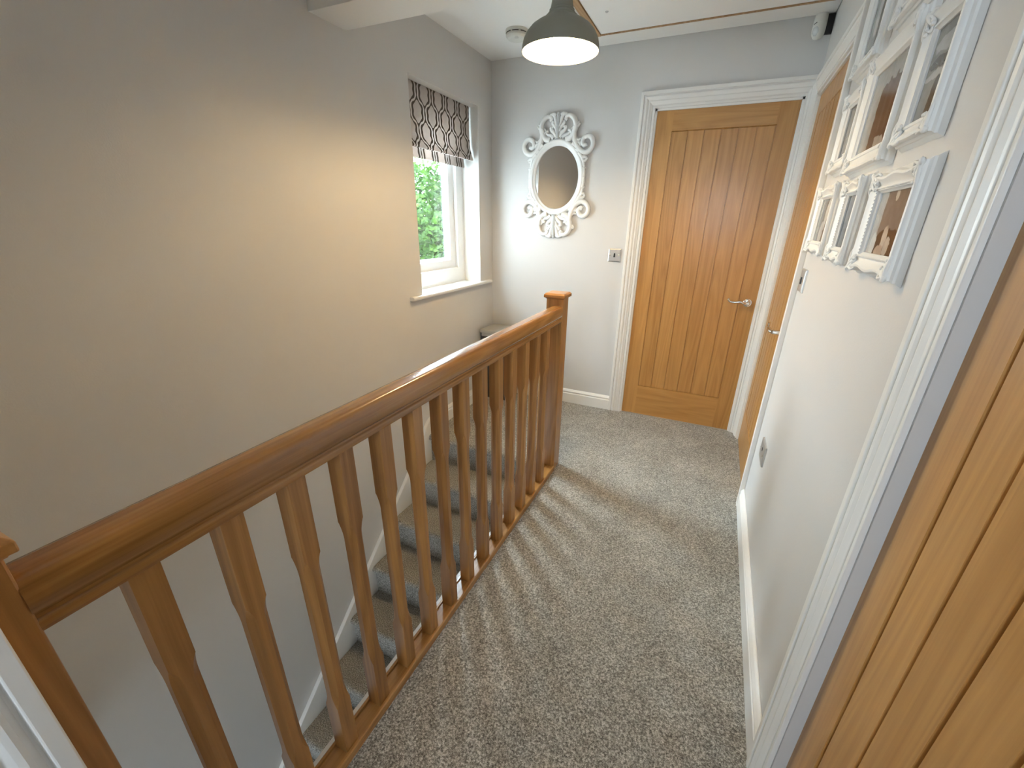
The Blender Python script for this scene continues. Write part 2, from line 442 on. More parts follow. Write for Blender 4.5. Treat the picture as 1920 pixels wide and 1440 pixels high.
# architraves -------------------------------------------------------
AP = [(0.090, 0.0), (0.090, 0.0195), (0.088, 0.0205), (0.0735, 0.0205), (0.0715, 0.0195), (0.0705, 0.0115), (0.0670, 0.0125), (0.0610, 0.0185), (0.0560, 0.0195), (0.0500, 0.0180), (0.0420, 0.0135), (0.0400, 0.0132), (0.0385, 0.0160), (0.0350, 0.0160), (0.0240, 0.0115), (0.0180, 0.0100), (0.0165, 0.0065), (0.0130, 0.0065), (0.0120, 0.0100), (0.0010, 0.0100), (0.0, 0.0085), (0.0, 0.0)]
def architrave(name, fn, a0, a1, top, wl=0.09, wr=0.09, label=''):
    """moulding swept round a door opening; fn(a, z, out) -> world"""
    rings = []
    for k in range(4):
        r = []
        for d, t in AP:
            dl, dr = d*wl/0.09, d*wr/0.09
            p = [(a0-dl, 0.0), (a0-dl, top+d), (a1+dr, top+d), (a1+dr, 0.0)][k]
            r.append(Vector(fn(p[0], p[1], t)))
        rings.append(r)
    bm = BM(); loft(bm, rings)
    return struct(obj(name, bm, M_WHITE, bevel=0.001), label, 'architrave')
architrave('trim_2', lambda a, z, t: (a, -t, z), -0.853, -0.078, 2.003, wl=0.09, wr=0.046, label='white moulded architrave round the door in the end wall')
architrave('trim_3', lambda a, z, t: (XR-t, a, z), -0.850, -0.092, 1.990, wl=0.09, wr=0.072, label='white moulded architrave round the side door by the corner')
architrave('trim_4', lambda a, z, t: (XR-t, a, z), -3.050, -2.276, 2.003, label='white moulded architrave round the nearest door')
# landing-side doorway beside the near newel
architrave('trim_5', lambda a, z, t: (-1.0+t, a, z), -3.90, -3.112, 2.003, label='white moulded architrave beside the near newel post')

# ------------------------------------------------------------------ doors
def leaf_bm(fn, w, h, stile, top, bot, n, depth=0.035, g=0.0035, gd=0.006):
    """boarded door leaf: flat frame (stiles, rails) with n boards divided by V grooves; fn(u, d, z)"""
    bm = BM()
    us = [0.0, stile-0.004]
    pw = (w-2*stile)/n
    for i in range(n+1):
        c = stile + i*pw
        us += [c-g, c-g*0.7, c+g*0.7, c+g]
    us += [w-stile+0.004, w]
    us = sorted(set(round(u, 6) for u in us))
    zs = [0.0, bot-g, bot, bot+g, h-top-g, h-top, h-top+g, h]
    cent = [stile+i*pw for i in range(n+1)]
    def dep(u, z):
        if z < bot-1e-6 or z > h-top+1e-6: return 0.0
        e = abs(z-bot) < 1e-6 or abs(z-(h-top)) < 1e-6
        if u < stile-g-1e-6 or u > w-stile+g+1e-6: return 0.0
        gr = any(abs(u-c) < g*0.8 for c in cent)
        inside = stile-1e-6 <= u <= w-stile+1e-6
        if gr: return gd
        if e and inside: return gd
        return 0.0015 if inside else 0.0
    G = [[bm.verts.new(fn(u, dep(u, z), z)) for z in zs] for u in us]
    for i in range(len(us)-1):
        for j in range(len(zs)-1): bm.faces.new((G[i][j], G[i+1][j], G[i+1][j+1], G[i][j+1]))
    B = [[bm.verts.new(fn(u, depth, z)) for z in (0.0, h)] for u in (0.0, w)]
    bm.faces.new((B[0][0], B[0][1], B[1][1], B[1][0]))
    bm.faces.new([G[0][j] for j in range(len(zs))] + [B[0][1], B[0][0]])
    bm.faces.new([G[-1][j] for j in range(len(zs))] + [B[1][1], B[1][0]])
    bm.faces.new([G[i][0] for i in range(len(us))] + [B[1][0], B[0][0]])
    bm.faces.new([G[i][-1] for i in range(len(us))] + [B[1][1], B[0][1]])
    return bm
def door_root(name, label, loc):
    o = bpy.data.objects.new(name, None); COL.objects.link(o); o.location = loc; o.empty_display_size = 0.1
    return struct(o, label, 'door')
def lining(bm, fn, a0, a1, top, d0, d1, th=0.03):
    for u0, u1, z0, z1 in ((a0, a0+0.012, 0, top), (a1-0.012, a1, 0, top), (a0, a1, top-0.012, top)):
        p = [fn(u, d, z) for u in (u0, u1) for d in (d0, d1) for z in (z0, z1)]
        xs, ys, zs = zip(*p); box(bm, min(xs), max(xs), min(ys), max(ys), min(zs), max(zs))
def lever_handle(parent, fn, uo, zo, sgn, face=0.0):
    """round rose with a scrolled lever; fn(u, out, z); sgn = direction of the lever along u"""
    bm = BM()
    n = 28
    rings = []
    for r, h in ((0.0245, face), (0.0245, face+0.006), (0.021, face+0.009), (0.012, face+0.010), (0.010, face+0.04)):
        rings.append([Vector(fn(uo + r*math.cos(2*PI*i/n), h, zo + r*math.sin(2*PI*i/n))) for i in range(n)])
    loft(bm, rings)
    rose = autosmooth(obj('handle_rose', bm, M_CHROME, parent))
    bm = BM()
    pts = crom([fn(uo, face+0.040, zo), fn(uo + sgn*0.018, face+0.050, zo+0.002), fn(uo + sgn*0.045, face+0.052, zo+0.008), fn(uo + sgn*0.075, face+0.052, zo+0.004), fn(uo + sgn*0.100, face+0.050, zo+0.006), fn(uo+sgn*0.114, face+0.047, zo+0.018), fn(uo+sgn*0.108, face+0.045, zo+0.024)], 6)
    tube(bm, pts, [0.0085 if i < 8 else 0.0085-0.0035*(i-8)/(len(pts)-8) for i in range(len(pts))], 10)
    autosmooth(obj('lever', bm, M_CHROME, rose), 60)

# door_1: end wall
d1 = door_root('door_1', 'boarded oak door in the end wall under the motion sensor', (-0.845, 0.012, 0.0))
f1 = lambda u, d, z: (-0.845+u, 0.012+d, 0.003+z)
bm = leaf_bm(f1, 0.760, 1.990, 0.104, 0.112, 0.228, 6)
M_CROSS = oak('oak_door_rail', 0, DO_D, DO_L, seed=5.0)
o = obj('door_leaf', bm, [M_LEAF_X, M_CROSS], d1)
for p in o.data.polygons:                       # top and bottom rails have their grain running across
    c = p.center
    if 0.104 < c.x < 0.656 and (c.z < 0.225 or c.z > 1.885): p.material_index = 1
bm = BM(); lining(bm, lambda u, d, z: (u, d, z), -0.853, -0.078, 2.003, 0.0, 0.15)
obj('door_lining', bm, M_WHITE, d1)
lever_handle(d1, lambda u, o, z: (u, 0.012-o, z), -0.138, 0.902, -1)
bm = BM(); box(bm, -0.841, -0.090, -0.002, 0.011, 0.0, 0.004)
obj('threshold', bm, M_STEEL, d1)
# door_2: right wall by the corner
d2 = door_root('door_2', 'boarded oak side door by the corner, seen edge on', (-0.02, -0.842, 0.0))
bm = leaf_bm(lambda u, d, z: (-0.020+d, -0.842+u, 0.002+z), 0.742, 1.978, 0.098, 0.100, 0.228, 6)
obj('door_leaf', bm, M_LEAF_S, d2)
bm = BM(); lining(bm, lambda u, d, z: (XR+d, u, z), -0.850, -0.092, 1.990, 0.0, 0.15)
obj('door_lining', bm, M_WHITE, d2)
lever_handle(d2, lambda u, o, z: (-0.02-o, u, z), -0.770, 0.890, +1)
# door_3: the nearest, right edge of the picture
d3 = door_root('door_3', 'boarded oak door at the right edge, nearest of the three', (-0.005, -3.040, 0.0))
# hinge edge far: boards counted from the far edge
bm = leaf_bm(lambda u, d, z: (-0.005+d, -3.037+u, 0.012+z), 0.760, 1.983, 0.1025, 0.112, 0.228, 6, g=0.0042, gd=0.011)
obj('door_leaf', bm, M_LEAF_N, d3)
bm = BM(); lining(bm, lambda u, d, z: (XR+d, u, z), -3.049, -2.265, 2.015, 0.0, 0.15)
obj('door_lining', bm, M_WHITE, d3)

# ------------------------------------------------------------------ window
w1 = bpy.data.objects.new('window_1', None); COL.objects.link(w1); w1.location = (XL, -0.56, 0.937)
struct(w1, 'white framed window in the left wall above the stairs', 'window')
def rect_frame(bm, x0, x1, y0, y1, z0, z1, w, wb=None, taper=0.0):
    wb = w if wb is None else wb
    o = [(y0, z0), (y1, z0), (y1, z1), (y0, z1)]; i = [(y0+w, z0+wb), (y1-w, z0+wb), (y1-w, z1-w), (y0+w, z1-w)]
    i2 = [(y0+w+taper, z0+wb+taper), (y1-w-taper, z0+wb+taper), (y1-w-taper, z1-w-taper), (y0+w+taper, z1-w-taper)]
    rings = []
    for k in range(4):
        rings.append([Vector((x0, *o[k])), Vector((x1, *o[k])), Vector((x1, *i[k])), Vector((x0, *i2[k]))])
    loft(bm, rings, closed_path=True)
bm = BM(); rect_frame(bm, -2.175, -2.105, WY0, WY1, WZ0, WZ1, 0.085, 0.10, 0.004)
wf = obj('window_frame', bm, M_PVC, w1, bevel=0.003)
bm = BM(); rect_frame(bm, -2.170, -2.128, WY0+0.080, WY1-0.080, WZ0+0.095, WZ1-0.08, 0.072, 0.062, 0.018)
ws = obj('sash', bm, M_PVC, w1, bevel=0.003)
bm = BM(); rect_frame(bm, -2.120, -2.104, WY0-0.001, WY1+0.001, WZ0, WZ1, 0.012)
obj('frame_bead', bm, M_PVC, wf)
bm = BM(); box(bm, -2.160, -2.154, WY0+0.14, WY1-0.14, WZ0+0.14, WZ1-0.14)
obj('pane', bm, M_PANE, ws)
# window board
bm = BM()
prof = [(-2.11, 0.915), (-1.945, 0.915), (-1.939, 0.918), (-1.936, 0.926), (-1.939, 0.934), (-1.945, 0.937), (-2.11, 0.937)]
R = []
for y in (-1.052, -1.050, -0.062, -0.060): R.append([Vector((x, y, z)) for x, z in prof])
# part in the opening plus the horns in front of the wall
prism(bm, prof, 1, WY0+0.0005, WY1-0.0005)
horn = [(XL, 0.915)] + prof[1:6] + [(XL, 0.937)]
prism(bm, horn, 1, -1.052, WY0+0.0005); prism(bm, horn, 1, WY1-0.0005, -0.062)
bmesh.ops.remove_doubles(bm, verts=bm.verts, dist=1e-5)
obj('window_sill', bm, M_WHITE, w1)

# roman blind ---------------------------------------------------------
rb = thing('roman_blind', 'trellis patterned roman blind hung in the top of the window', 'blind', (-2.04, -0.57, 2.04))
by0, by1 = WY0+0.012, WY1-0.018
bm = BM()
pr = [(-2.030, 2.057), (-2.030, 1.93), (-2.026, 1.82), (-2.010, 1.768), (-2.002, 1.750), (-2.004, 1.743), (-2.014, 1.742), (-2.040, 1.752), (-2.066, 1.765)]
back = [(x-0.004, z+0.004) for x, z in pr][::-1]
prism(bm, pr + back, 1, by0, by1)
autosmooth(obj('blind_cloth', bm, M_BLIND, rb), 60)
bm = BM()
pr = [(-2.074, 1.772), (-2.072, 1.740), (-2.068, 1.716), (-2.066, 1.706), (-2.070, 1.700), (-2.076, 1.704)]
back = [(x-0.006, z+0.002) for x, z in pr][::-1]
prism(bm, pr + back, 1, by0+0.004, by1-0.010)
autosmooth(obj('lower_pleat', bm, M_BLIND, rb), 60)
bm = BM(); box(bm, -2.075, -2.049, by0, by1, 2.018, 2.056)
obj('headrail', bm, M_PVC, rb)
bm = BM(); tube(bm, [(-2.055, by1+0.008, 2.05), (-2.053, by1+0.009, 1.8)], 0.002, 6)
obj('cord', bm, M_PVC, rb)

# ------------------------------------------------------------------ staircase
XS0, XS1 = -1.945, -1.110
st = thing('staircase', 'carpeted staircase dropping along the left wall behind the balustrade', 'staircase', (-1.53, -1.0, ZB))
GO, RI, Y0S = 0.215, 0.2, -0.998
def step_bm(k):
    yb = Y0S - (k-1)*GO + 0.045 if k else -0.938
    yn = Y0S - k*GO; z = -RI*k
    r = 0.022
    poly = [(yb, z)]
    for i in range(0, 9):
        t = PI/2 + PI*i/8
        poly.append((yn + r + r*math.cos(t), z - r + r*math.sin(t)))
    poly += [(yn+0.024, z-2*r-0.002), (yn+0.024, z-RI), (yb, z-RI)]
    bm = BM(); prism(bm, poly, 0, XS0, XS1 if k else -1.1195)
    return bm
for k in range(12):
    o = autosmooth(obj('step', step_bm(k), M_CARPET, st), 50)
# closed string on the left wall, easing up to the landing skirting
def string_top(y):
    if y > -0.93: return 0.112
    lo = -0.150 + 0.925*(y+1.2)
    t = min(1.0, max(0.0, (-0.93-y)/0.17)); t = t*t*(3-2*t)
    return 0.112*(1-t) + lo*t if y > -1.10 else lo
ys = [-0.80, -0.93] + [-0.93-0.017*i for i in range(1, 11)] + [-1.5, -2.2, -3.2, -3.7]
bm = BM()
top = [(y, string_top(y)) for y in ys]
bot = [(y, string_top(y)-0.42) for y in ys][::-1]
prism(bm, top + bot, 0, XL+0.001, XS0)
obj('string_board', bm, M_WHITE, st, bevel=0.003)
bm = BM()
prism(bm, [(-1.04, 0.012), (-1.04, -0.45), (-3.7, -2.9), (-3.7, -2.2), (-2.985, -0.28), (-2.985, 0.012)], 0, XS1, -1.0905)
struct(obj('trim_6', bm, M_WHITE, bevel=0.002), 'white apron board under the balustrade on the stair side', 'trim')

# ------------------------------------------------------------------ balustrade
bs = thing('balustrade', 'oak balustrade with square newel posts guarding the stairwell', 'balustrade', (-1.058, -2.0, 0.0))
XC = -1.058
# base rail with a groove for the balusters
bm = BM()
prism(bm, [(XC-0.032, 0.0), (XC+0.032, 0.0), (XC+0.032, 0.026), (XC+0.029, 0.030), (XC+0.022, 0.030), (XC+0.021, 0.024), (XC-0.021, 0.024), (XC-0.022, 0.030), (XC-0.029, 0.030), (XC-0.032, 0.026)], 1, -2.992, -1.034)
obj('base_rail', bm, M_RAIL, bs)
# handrail
hp = [(0.0190, 0.884), (0.0270, 0.885), (0.0282, 0.888), (0.0282, 0.898), (0.0265, 0.901), (0.0235, 0.903), (0.0235, 0.908), (0.0275, 0.913), (0.0305, 0.920), (0.0318, 0.930), (0.0313, 0.941), (0.0298, 0.950), (0.0272, 0.958), (0.0240, 0.963), (0.0205, 0.9658), (0.0120, 0.9668)]
poly = [(XC+a, z) for a, z in hp] + [(XC-a, z) for a, z in hp[::-1]]
bm = BM(); prism(bm, poly, 1, -2.992, -1.034)
autosmooth(obj('handrail', bm, M_RAIL, bs), 32)
# newels
def newel(x, y0, y1, w, top):
    bm = BM(); box(bm, x-w/2, x+w/2, y0, y1, 0.0, top)
    o = obj('newel_post', bm, M_POST, bs, bevel=0.003)
    bm = BM()
    ov = 0.012
    def sq(e, z, near=True): return [Vector((x-w/2-e, y0-(e if near else 0), z)), Vector((x+w/2+e, y0-(e if near else 0), z)), Vector((x+w/2+e, y1+e, z)), Vector((x-w/2-e, y1+e, z))]
    nr = y0 > -2.9
    loft(bm, [sq(0.004, top, nr), sq(0.004, top+0.004, nr), sq(ov, top+0.006, nr), sq(ov, top+0.020, nr), sq(ov-0.008, top+0.028, nr)])
    obj('newel_cap', bm, M_CAP, o, bevel=0.002)
newel(-1.0735, -1.034, -0.944, 0.089, 1.000)
newel(-1.0735, YN, -2.990, 0.089, 1.000)
# balusters: square with stop-chamfered middle
def baluster_bm(y):
    bm = BM()
    a = 0.0205
    rings = []
    def ring(z, c):
        return [Vector((XC+sx, y+sy, z)) for sx, sy in ((a, a-c), (a-c, a), (-a+c, a), (-a, a-c), (-a, -a+c), (-a+c, -a), (a-c, -a), (a, -a+c))]
    C = 0.0125
    zz = [(0.024, 0.0006), (0.205, 0.0006), (0.209, 0.003)]
    for i in range(1, 7): zz.append((0.209+0.045*i/6, C-(C-0.003)*(1-i/6)**2))
    zz += [(0.636, C)]
    for i in range(1, 7): zz.append((0.636+0.045*i/6, C-(C-0.003)*(i/6)**2))
    zz += [(0.685, 0.0006), (0.885, 0.0006)]
    loft(bm, [ring(z, c) for z, c in zz])
    return bm
NB, YF, SP = 14, -2.622-0.0205*0, 0.1295
first = None
bal_y = [-2.881 + SP*i for i in range(NB)]
for y in bal_y:
    obj('baluster', baluster_bm(y), M_POST, bs)

# ------------------------------------------------------------------ mirror
MX, MZ = -1.465, 1.642
mi = thing('wall_mirror', 'oval mirror in a white carved scrollwork frame on the end wall', 'mirror', (MX, 0.0, MZ))
bm = BM()
seg = 72
prof = [(0.0, 0.004), (0.0, 0.010), (0.005, 0.015), (0.012, 0.014), (0.016, 0.018), (0.026, 0.024), (0.036, 0.022), (0.041, 0.014), (0.043, 0.004)]
rings = []
for i in range(seg):
    t = 2*PI*i/seg
    rings.append([Vector((MX + (0.156+d)*math.cos(t), -h, MZ + (0.194+d)*math.sin(t))) for d, h in prof])
loft(bm, rings, closed_path=True)
def scroll(pts, w0, w1=None, h=0.010, k=7):
    """flattened carved band through (u, v) points, mirrored to all four quarters"""
    pts = crom([(p[0], p[1], 0) for p in pts], k); n = len(pts)
    w0 *= 1.45; w1 = w1*1.5 if w1 else w0*0.5
    w1 = w0*0.35 if w1 is None else w1
    rad = [(w0 + (w1-w0)*(i/(n-1))**1.4) for i in range(n)]
    for su in (1, -1):
        for sv in (1, -1):
            q = [Vector((MX+su*p.x, -0.012, MZ+sv*p.y)) for p in pts]
            tube(bm, q, rad, 8, (1.0, 0.95), up=(0, 1, 0))
def knob(u, v, r):
    for su in ((1, -1) if abs(u) > 1e-4 else (1,)):
        for sv in ((1, -1) if abs(v) > 1e-4 else (1,)): ball(bm, (MX+su*u, -0.013, MZ+sv*v), r, (1, 0.9, 1))
# crown C-scroll with an inward curl
scroll([(0.055, 0.228), (0.088, 0.238), (0.112, 0.268), (0.120, 0.305), (0.108, 0.342), (0.084, 0.362), (0.060, 0.362), (0.050, 0.348), (0.060, 0.338)], 0.0135, 0.007)
# outward leaf on the crown
scroll([(0.112, 0.285), (0.125, 0.310), (0.146, 0.322)], 0.011, 0.004)
scroll([(0.118, 0.300), (0.136, 0.300), (0.150, 0.315)], 0.009, 0.003)
# long S limb from crown down into the corner volute
scroll([(0.116, 0.300), (0.112, 0.262), (0.118, 0.225), (0.135, 0.190), (0.160, 0.160), (0.195, 0.148), (0.228, 0.162), (0.244, 0.192), (0.234, 0.226), (0.206, 0.240), (0.180, 0.228), (0.172, 0.203), (0.186, 0.188), (0.202, 0.194)], 0.0125, 0.009)
scroll([(0.098, 0.246), (0.118, 0.236), (0.140, 0.222), (0.160, 0.226)], 0.010, 0.004)
scroll([(0.236, 0.176), (0.250, 0.196), (0.252, 0.214)], 0.009, 0.003)
# leaves between volute and side bar
scroll([(0.150, 0.150), (0.172, 0.124), (0.186, 0.096), (0.190, 0.066)], 0.011, 0.006)
scroll([(0.172, 0.118), (0.196, 0.122), (0.216, 0.108)], 0.011, 0.004)
scroll([(0.180, 0.098), (0.200, 0.100), (0.212, 0.116)], 0.009, 0.003)
scroll([(0.190, 0.062), (0.194, 0.030), (0.194, -0.002)], 0.0085, 0.0085)
for a in range(5):
    knob(0.191+0.011*math.cos(a*2*PI/5), 0.056+0.011*math.sin(a*2*PI/5), 0.0085)
knob(0.191, 0.056, 0.008)
scroll([(0.086, 0.240), (0.096, 0.256), (0.086, 0.276), (0.070, 0.282)], 0.010, 0.005)
scroll([(0.128, 0.196), (0.146, 0.206), (0.158, 0.196), (0.150, 0.182)], 0.009, 0.005)
scroll([(0.105, 0.205), (0.122, 0.192), (0.140, 0.170)], 0.012, 0.007)
scroll([(0.132, 0.172), (0.152, 0.152), (0.166, 0.132)], 0.011, 0.006)
# palmette in the crown
scroll([(0.0, 0.232), (0.0, 0.300), (0.0, 0.374)], 0.0125, 0.011)
scroll([(0.010, 0.245), (0.026, 0.268), (0.046, 0.284), (0.050, 0.300), (0.036, 0.304)], 0.010, 0.006)
scroll([(0.006, 0.268), (0.018, 0.300), (0.040, 0.322), (0.036, 0.336)], 0.010, 0.006)
scroll([(0.006, 0.300), (0.018, 0.332), (0.026, 0.360), (0.040, 0.374)], 0.010, 0.008)
scroll([(0.030, 0.238), (0.050, 0.254), (0.075, 0.262), (0.098, 0.300)], 0.0095, 0.004)
scroll([(0.018, 0.366), (0.034, 0.376), (0.060, 0.370)], 0.009, 0.007)
knob(0.0, 0.378, 0.011); knob(0.016, 0.238, 0.009); knob(0.038, 0.236, 0.008); knob(0.058, 0.350, 0.008)
for p in bm.faces: p.smooth = True
mf = obj('carved_frame', bm, M_FRAME, mi, smooth=True)
bm = BM()
rings = [[Vector((MX + a*math.cos(2*PI*i/seg), y, MZ + (a+0.038)*math.sin(2*PI*i/seg))) for i in range(seg)] for a, y in ((0.160, -0.002), (0.160, -0.0065))]
loft(bm, rings)
obj('mirror_glass', bm, M_MIRROR, mi)

# ------------------------------------------------------------------ pendant lamp
PX, PY, PZ = -1.035, -1.224, 1.957
pl = thing('pendant_lamp', 'grey green dome pendant lamp, lit, hanging from the ceiling', 'lamp', (PX, PY, ZC))
outp = [(0.1455, 0.0), (0.1460, 0.005), (0.1445, 0.018), (0.1400, 0.036), (0.1290, 0.056), (0.1130, 0.073), (0.0930, 0.086), (0.0720, 0.097), (0.0625, 0.102), (0.0600, 0.107), (0.0535, 0.109), (0.0500, 0.113), (0.0510, 0.116), (0.0470, 0.119), (0.0455, 0.123), (0.0465, 0.126), (0.0430, 0.129), (0.0420, 0.133), (0.0395, 0.145), (0.0370, 0.158), (0.0345, 0.180), (0.0240, 0.190), (0.0100, 0.193)]
inp = [(0.1435, 0.0), (0.1435, 0.005), (0.142, 0.018), (0.1370, 0.035), (0.1260, 0.054), (0.1100, 0.070), (0.0900, 0.083), (0.0600, 0.094), (0.0400, 0.104), (0.001, 0.110)]
bm = BM(); lathe(bm, outp, (PX, PY, PZ), 56)
bmesh.ops.delete(bm, geom=[f for f in bm.faces if len(f.verts) > 4 and all(v.co.z < PZ+0.001 for v in f.verts)], context='FACES')
# rolled rim closes shade and lining
sh = autosmooth(obj('lamp_shade', bm, M_SHADE, pl), 30)
bm = BM(); lathe(bm, [(0.1455, 0.0)] + inp, (PX, PY, PZ), 56)
bmesh.ops.delete(bm, geom=[f for f in bm.faces if len(f.verts) > 4], context='FACES')
o = obj('shade_lining', bm, M_SHADE_IN, sh, smooth=True)
bm = BM(); lathe(bm, [(0.001, 0.109), (0.018, 0.109), (0.018, 0.082), (0.014, 0.080), (0.001, 0.080)], (PX, PY, PZ), 20)
obj('lamp_holder', bm, M_SHADE_IN, pl, smooth=False)
bm = BM(); ball(bm, (PX, PY, PZ+0.054), 0.028, (1, 1, 1.0), 3)
obj('bulb', bm, M_BULB, pl, smooth=True)
bm = BM(); tube(bm, [(PX, PY, PZ+0.190), (PX, PY, ZC-0.02)], 0.0035, 8)
obj('cord', bm, M_CORD, pl, smooth=True)
bm = BM(); lathe(bm, [(0.001, 0.0), (0.045, 0.0), (0.045, -0.012), (0.035, -0.024), (0.012, -0.032), (0.001, -0.032)], (PX, PY, ZC), 32)
autosmooth(obj('ceiling_rose', bm, M_SHADE, pl))

# ------------------------------------------------------------------ loft hatch
lh = thing('loft_hatch', 'white loft hatch with raw timber edge in the ceiling', 'loft hatch', (-0.66, -0.50, ZC))
bm = BM(); box(bm, -1.175, -0.09, -0.90, -0.180, ZC-0.008, ZC+0.0)
obj('hatch_panel', bm, M_CEIL, lh)
bm = BM(); box(bm, -1.212, -1.178, -0.90, -0.168, ZC-0.014, ZC); box(bm, -1.178, -0.06, -0.178, -0.166, ZC-0.012, ZC)
obj('timber_edge', bm, M_TIMBER, lh)
bm = BM(); box(bm, -1.225, -0.035, -0.163, -0.018, ZC-0.012, ZC); box(bm, -1.232, -1.216, -0.90, -0.163, ZC-0.010, ZC)
obj('hatch_trim', bm, M_WHITE, lh, bevel=0.003)
bm = BM(); box(bm, -1.085, -1.070, -0.45, -0.445, ZC-0.012, ZC-0.008); ball(bm, (-1.078, -0.447, ZC-0.010), 0.006)
obj('catch', bm, M_STEEL, lh)

# ------------------------------------------------------------------ smoke detector
sd = thing('smoke_detector', 'round white smoke detector on the ceiling beside the lamp', 'smoke detector', (-1.605, -0.385, ZC))
c = (-1.605, -0.385, ZC)
bm = BM(); lathe(bm, [(0.001, 0), (0.064, 0), (0.064, -0.012), (0.060, -0.014), (0.059, -0.020), (0.062, -0.022), (0.061, -0.030), (0.052, -0.040), (0.036, -0.043), (0.030, -0.041), (0.001, -0.041)], c, 40)
autosmooth(obj('detector_body', bm, M_DETECT, sd), 30)
for i in range(8):
    t0, t1 = 2*PI*i/8, 2*PI*(i+0.75)/8
    pts = [(c[0]+0.0605*math.cos(t0+(t1-t0)*k/6), c[1]+0.0605*math.sin(t0+(t1-t0)*k/6), c[2]-0.017) for k in range(7)]
    bm = BM(); tube(bm, pts, 0.0018, 5)
    obj('vent_slot', bm, M_BLACK, sd)
bm = BM(); lathe(bm, [(0.001, -0.0425), (0.013, -0.0425), (0.013, -0.040)], (c[0]+0.012, c[1]-0.030, c[2]), 20)
obj('test_button', bm, M_STEEL, sd)

# ------------------------------------------------------------------ motion sensor in the corner
ms = thing('motion_sensor', 'white motion sensor high in the corner above the oak door', 'motion sensor', (-0.088, -0.034, 2.29))
bm = BM()
Rm = Matrix.Rotation(math.radians(-32), 4, 'Z')
def mloc(u, d, z): return Vector((-0.084, -0.014, 2.299)) + Rm @ Vector((u, -d, z))
rings = []
for z, w, dp in ((-0.056, 0.012, 0.020), (-0.053, 0.020, 0.030), (-0.040, 0.026, 0.043), (-0.020, 0.028, 0.046), (0.010, 0.028, 0.042), (0.040, 0.027, 0.036), (0.050, 0.024, 0.030), (0.053, 0.018, 0.022)):
    r = []
    for i in range(14):
        t = PI*i/13
        r.append(mloc(w*math.cos(t), 0.010 + (dp-0.010)*abs(math.sin(t))**0.6, z))
    r += [mloc(-w, 0.004, z), mloc(w, 0.004, z)]
    rings.append(r)
loft(bm, rings)
autosmooth(obj('sensor_body', bm, M_DETECT, ms), 50)
bm = BM(); ball(bm, mloc(0, 0.030, -0.026), 0.021, (1.0, 0.95, 1.15), 2)
obj('sensor_lens', bm, M_LENS, ms, smooth=True)
bm = BM(); tube(bm, [mloc(-0.021, 0.032, -0.003), mloc(-0.012, 0.042, 0.002), mloc(0.0, 0.0448, 0.006)], 0.0016, 6)
obj('indicator_slit', bm, M_BLACK, ms)
bm = BM(); box(bm, -0.064, -0.031, -0.014, -0.001, 2.262, 2.345)  # black block standing in for the shadow gap between sensor and corner
obj('shadow_gap', bm, M_BLACK, ms)

# ------------------------------------------------------------------ switches and socket
def wall_plate(name, label, cat, fn, u, z, w, h, kind):
    """metal face plate; fn(u, out, z) -> world"""
    t = thing(name, label, cat, fn(u, 0.0, z))
    bm = BM()
    def rr(e, o): return [Vector(fn(u+sx*(w/2-e), o, z+sz*(h/2-e))) for sx, sz in ((-1, -1), (1, -1), (1, 1), (-1, 1))]
    loft(bm, [rr(0, 0.0), rr(0, 0.006), rr(0.006, 0.0085), rr(0.0068, 0.0085)])
    obj('face_plate', bm, M_STEEL, t, bevel=0.0008)
    for s in (-1, 1):
        bm = BM()
        rings = [[Vector(fn(u+s*w*0.36+r*math.cos(2*PI*i/12), o, z+r*math.sin(2*PI*i/12))) for i in range(12)] for r, o in ((0.0042, 0.0085), (0.0042, 0.0098), (0.003, 0.0102))]
        loft(bm, rings)
        obj('screw', bm, M_CHROME, t)
    bm = BM()
    if kind == 'rocker':
        rings = [[Vector(fn(u+sx*a, o, z+sz)) for sx, sz in ((-1, -0.013), (1, -0.013), (0.75, 0.013), (-0.75, 0.013))] for a, o in ((0.0062, 0.008), (0.0058, 0.0125))]
        loft(bm, rings); obj('rocker', bm, M_BLACK, t)
    else:
        rings = [[Vector(fn(u+r*math.cos(2*PI*i/16), o, z+0.012+r*math.sin(2*PI*i/16))) for i in range(16)] for r, o in ((0.009, 0.008), (0.009, 0.0092))]
        loft(bm, rings); obj('outlet_hole', bm, M_BLACK, t)
    return t
wall_plate('light_switch', 'brushed steel light switch on the end wall left of the oak door', 'light switch', lambda u, o, z: (u, -o, z), -1.013, 1.155, 0.086, 0.086, 'rocker')
wall_plate('light_switch', 'brushed steel light switch on the right wall under the picture frames', 'light switch', lambda u, o, z: (XR-o, u, z), -1.036, 1.160, 0.092, 0.088, 'rocker')
wall_plate('wall_socket', 'low brushed steel socket plate on the right wall above the skirting', 'socket', lambda u, o, z: (XR-o, u, z), -1.167, 0.447, 0.118, 0.092, 'outlet')

